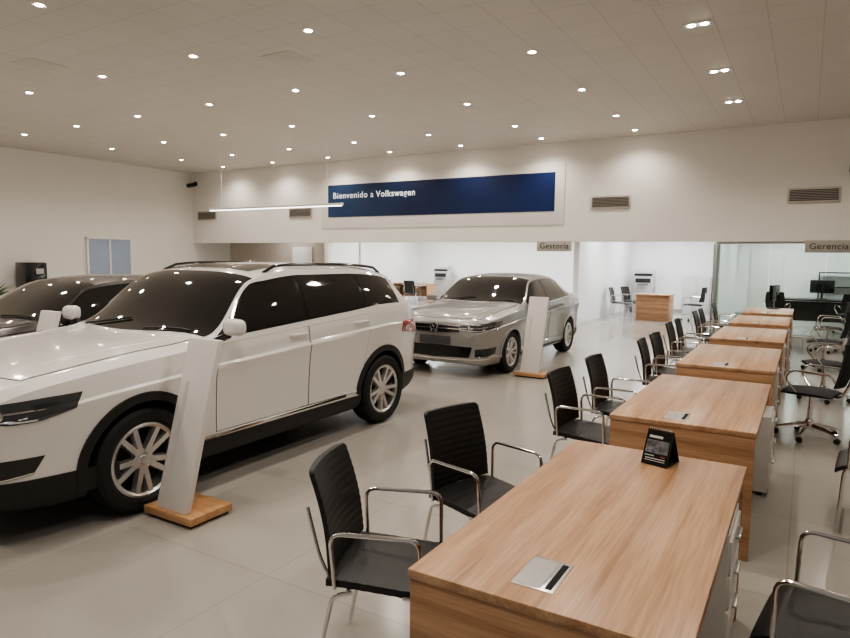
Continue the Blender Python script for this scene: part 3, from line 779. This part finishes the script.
SED=dict(xf=2.16,xr=-2.29,axf=1.325,axr=-1.325,arch=.345,wheel=.315,rim=.22,track=.755,spokes=5,spl=(-.2,.2),
 T=[(2.16,.70),(2.15,.78),(2.115,.825),(2.0,.865),(1.7,.92),(1.3,.975),(.98,1.015),(.9,1.045),(.15,1.395),(-.05,1.43),(-.4,1.455),(-.8,1.45),(-1.15,1.395),(-1.75,1.13),(-1.85,1.105),(-2.15,1.09),(-2.22,1.03),(-2.29,.7)],
 B=[(2.16,.63),(2.15,.70),(2.115,.75),(2.0,.79),(1.7,.845),(1.3,.89),(.9,.92),(0,.95),(-1,1.0),(-1.7,1.03),(-2.1,1.0),(-2.22,.9),(-2.29,.62)],
 Te=[(2.16,.66),(2.15,.74),(2.115,.79),(2.0,.835),(1.7,.89),(1.3,.94),(.95,.97),(.75,1.0),(.12,1.352),(-.1,1.382),(-.4,1.398),(-.8,1.388),(-1.15,1.325),(-1.75,1.08),(-1.85,1.06),(-2.15,1.04),(-2.22,.95),(-2.29,.66)],
 fe=[(2.16,.90),(1.8,.87),(1.3,.87),(.95,.9),(.75,.905),(.12,.735),(-.4,.70),(-.8,.695),(-1.15,.70),(-1.75,.80),(-2.1,.85),(-2.29,.85)],
 wb=[(2.16,.50),(2.15,.60),(2.11,.69),(2.03,.755),(1.9,.805),(1.7,.84),(1.3,.86),(.5,.865),(-1,.865),(-1.6,.85),(-2.0,.81),(-2.2,.72),(-2.29,.58)],
 zb=[(2.16,.26),(2.12,.20),(1.9,.17),(-1.9,.2),(-2.2,.28),(-2.29,.36)],
 ws=(.95,.14),rw=(-1.68,-1.2),hood=(1.04,2.09),
 win=[(.57,-.22),(-.28,-1.02),(-1.07,-1.34)],dlo=(.63,-1.42),wtop=1.36,wdrop=.045,wbot=.03,chrome=True,
 doors=[([(.74,.92),(-.25,.95)],[(.72,.30),(-.25,.30)]),([(-.265,.95),(-1.05,.99)],[(-.265,.30),(-.92,.30)])],
 handles=[(-.13,.88),(-.95,.92)],cladw=.03,cladmat=None,sill=.27,side_strip=False,
 headlight=([(22,.745),(36,.775),(50,.80),(60,.81)],[(22,.675),(36,.665),(50,.69),(58,.755)],(29,39),.715),
 tail=([(30,.98),(50,.98),(70,.96)],[(30,.84),(50,.83),(70,.88)]),
 fog=([(33,.42),(42,.43),(52,.44)],[(33,.31),(42,.30),(50,.33)]),
 mirror=(.60,.97,1.03),
 front=[(([(-21.5,.745),(0,.75),(21.5,.745)],[(-21.5,.65),(0,.63),(21.5,.65)],.004),M_glosblk,"grille"),
        (([(-22,.752),(0,.756),(22,.752)],[(-22,.738),(0,.742),(22,.738)],.010),M_chrome,"grille_bar"),
        (([(-22,.705),(0,.705),(22,.705)],[(-22,.693),(0,.693),(22,.693)],.010),M_chrome,"grille_bar"),
        (([(-22,.655),(0,.635),(22,.655)],[(-22,.640),(0,.620),(22,.640)],.010),M_chrome,"grille_bar"),
        (([(-31,.45),(0,.46),(31,.45)],[(-29,.30),(0,.28),(29,.30)],.004),M_glosblk,"lower_grille"),
        (([(-44,.285),(0,.265),(44,.285)],[(-44,.270),(0,.250),(44,.270)],.010),M_chrome,"chrome_strip")],
 rear=[([(-60,.40),(0,.40),(60,.40)],[(-60,.28),(0,.36),(60,.28)],M_blk,"bumper_trim",.006)],
 emblem=(.70,.072),plate=.53)
make_car("sedan_car","silver-grey metallic four-door sedan parked beside an information stand",(-4.60,10.19,0),SED,M_paintg)
make_car("sedan_car","dark brown four-door sedan parked behind the white SUV",(-7.6,4.45,0),SED,M_paintd)

# ------------------------------------------------------------------ coffee kiosk and plant by left wall
k=thing("coffee_machine","tall black drinks machine standing against the wall","coffee machine",(-19.62,10.3,0))
MB().box((0,0,.72),(.55,.62,1.44),M_glosblk,.02).obj("body",k)
MB().box((.28,.1,1.18),(.012,.22,.16),M_grey,.004).obj("display",k)
MB().box((.285,0,.7),(.02,.40,.28),M_dark,.004).obj("dispenser_bay",k)
pl=thing("potted_plant","leafy green plant in a dark pot by the wall","plant",(-18.9,8.75,0))
MB().lathe([(0,0),(.16,0),(.22,.42),(.19,.42),(.18,.36),(0,.36)],M_blk,seg=24).obj("pot",pl)
mb=MB()
for i in range(60):
    a=random.uniform(0,6.28); el=random.uniform(.5,1.4); L_=random.uniform(.5,1.0); d=Vector((math.cos(a)*math.cos(el),math.sin(a)*math.cos(el),math.sin(el))); sd=d.cross(Vector((0,0,1))).normalized()
    b0=Vector((0,0,.38)); vv=[]
    for j in range(6):
        t=j/5; p=b0+d*L_*t+Vector((0,0,-.2*t*t*L_)); w_=.05*math.sin(math.pi*min(.98,t*.85+.12)); vv+=[p-sd*w_,p+sd*w_]
    mb.add(vv,[[2*j,2*j+1,2*j+3,2*j+2] for j in range(5)],M_leaf)
o=mb.obj("leaves",pl,fix=False); o["kind"]="stuff"

# ------------------------------------------------------------------ back office furniture
d=thing("office_table","oak reception table in the bright back office","table",(-3.68,18.95,0))
MB().box((0,0,.735),(.95,.7,.03),M_wood,.003).obj("tabletop",d)
MB().box((0,-.30,.36),(.90,.03,.72),M_woode,.002).obj("front_panel",d)
for s in (-1,1): MB().box((s*.44,0,.36),(.03,.64,.72),M_wood,.002).obj("end_panel",d)
for x,y,r in ((-4.75,19.3,0),(-4.6,20.2,-20)): copy_thing(vc,(x,y,0),rad(r),"black visitor chair in the bright back office")
copy_thing(oc,(-2.75,19.5,0),rad(170))
def printer(loc,lab):
    t=thing("printer_stand",lab,"printer",loc)
    MB().box((0,0,.42),(.60,.5,.84),M_grey,.01).obj("cabinet",t)
    MB().box((0,0,1.02),(.58,.48,.36),M_mach,.02).obj("printer_body",t)
    MB().box((0,-.245,1.04),(.48,.02,.14),M_blk,.004).obj("paper_slot",t)
    MB().box((0,-.22,1.23),(.56,.10,.07),M_blk,.01).obj("control_panel",t)
    MB().box((0,.03,1.31),(.54,.42,.16),M_mach,.015).obj("scanner_lid",t)
    MB().box((0,-.28,.92),(.34,.14,.015),M_blk,.004).obj("paper_tray",t)
printer((-4.6,21.9,0),"white and black printer on a grey cabinet by the office wall")
printer((-12.2,21.9,0),"white and black printer on a grey cabinet by the office wall")
sh=thing("storage_cabinet","low pale grey storage cabinet against the office wall","cabinet",(-3.0,22.1,0))
MB().box((0,0,.6),(.8,.4,1.2),M_mach,.006).obj("body",sh)
for s in (-1,1):
    q=MB().box((s*.195,-.205,.6),(.38,.015,1.14),M_mach,.004).obj("door",sh); MB().box((s*.04,-.22,.62),(.012,.02,.14),M_alu,.003).obj("handle",q)
tb=None
for x,y in ((-12.6,20.4),(-9.3,20.8)):
    if tb is None:
        tb=thing("office_table","oak work table in the bright back office","table",(x,y,0),0,"back office work tables")
        MB().box((0,0,.735),(1.5,.7,.03),M_wood,.003).obj("tabletop",tb)
        for s in (-1,1): MB().box((s*.72,0,.36),(.03,.64,.72),M_wood,.002).obj("end_panel",tb)
        MB().box((0,.2,.45),(1.4,.02,.4),M_woode,.002).obj("modesty_panel",tb)
    else: copy_thing(tb,(x,y,0))
for x,y,r in ((-13.1,19.6,80),(-12.2,19.6,95),(-9.8,20.0,85),(-8.8,20.0,100),(-5.7,21.2,180),(-6.0,20.4,200)): copy_thing(vc,(x,y,0),rad(r),"black visitor chair in the bright back office")
dm=thing("office_table","black desk inside the glass office","table",(.3,19.3,0))
MB().box((0,0,.735),(1.8,.8,.04),M_blk,.004).obj("tabletop",dm)
for s in (-1,1): MB().box((s*.86,0,.36),(.04,.7,.72),M_blk,.003).obj("end_panel",dm)
MB().box((0,-.25,.45),(1.7,.02,.5),M_blk,.002).obj("modesty_panel",dm)
def monitor(loc,rot):
    t=thing("monitor","black flat computer monitor on a stand","monitor",loc,rot)
    MB().box((0,0,.01),(.22,.18,.016),M_blk,.004).obj("base",t)
    MB().box((0,.02,.13),(.05,.02,.24),M_blk,.004).obj("stand",t)
    MB().box((0,0,.32),(.54,.03,.33),M_glosblk,.006).obj("screen",t)
monitor((.35,19.4,.756),0); monitor((-.55,14.75,.751),rad(75))
copy_thing(oc,(.9,18.3,0),rad(100)); copy_thing(oc,(-.6,18.3,0),rad(80))
cb=thing("dark_shelf","black open shelf unit against the office wall","shelf",(1.2,22.1,0))
for z in (.02,.5,.98,1.4): MB().box((0,0,z),(1.8,.35,.03),M_blk,.003).obj("shelf_board",cb)
for s in (-1,1): MB().box((s*.89,0,.7),(.03,.35,1.4),M_blk,.003).obj("side_panel",cb)
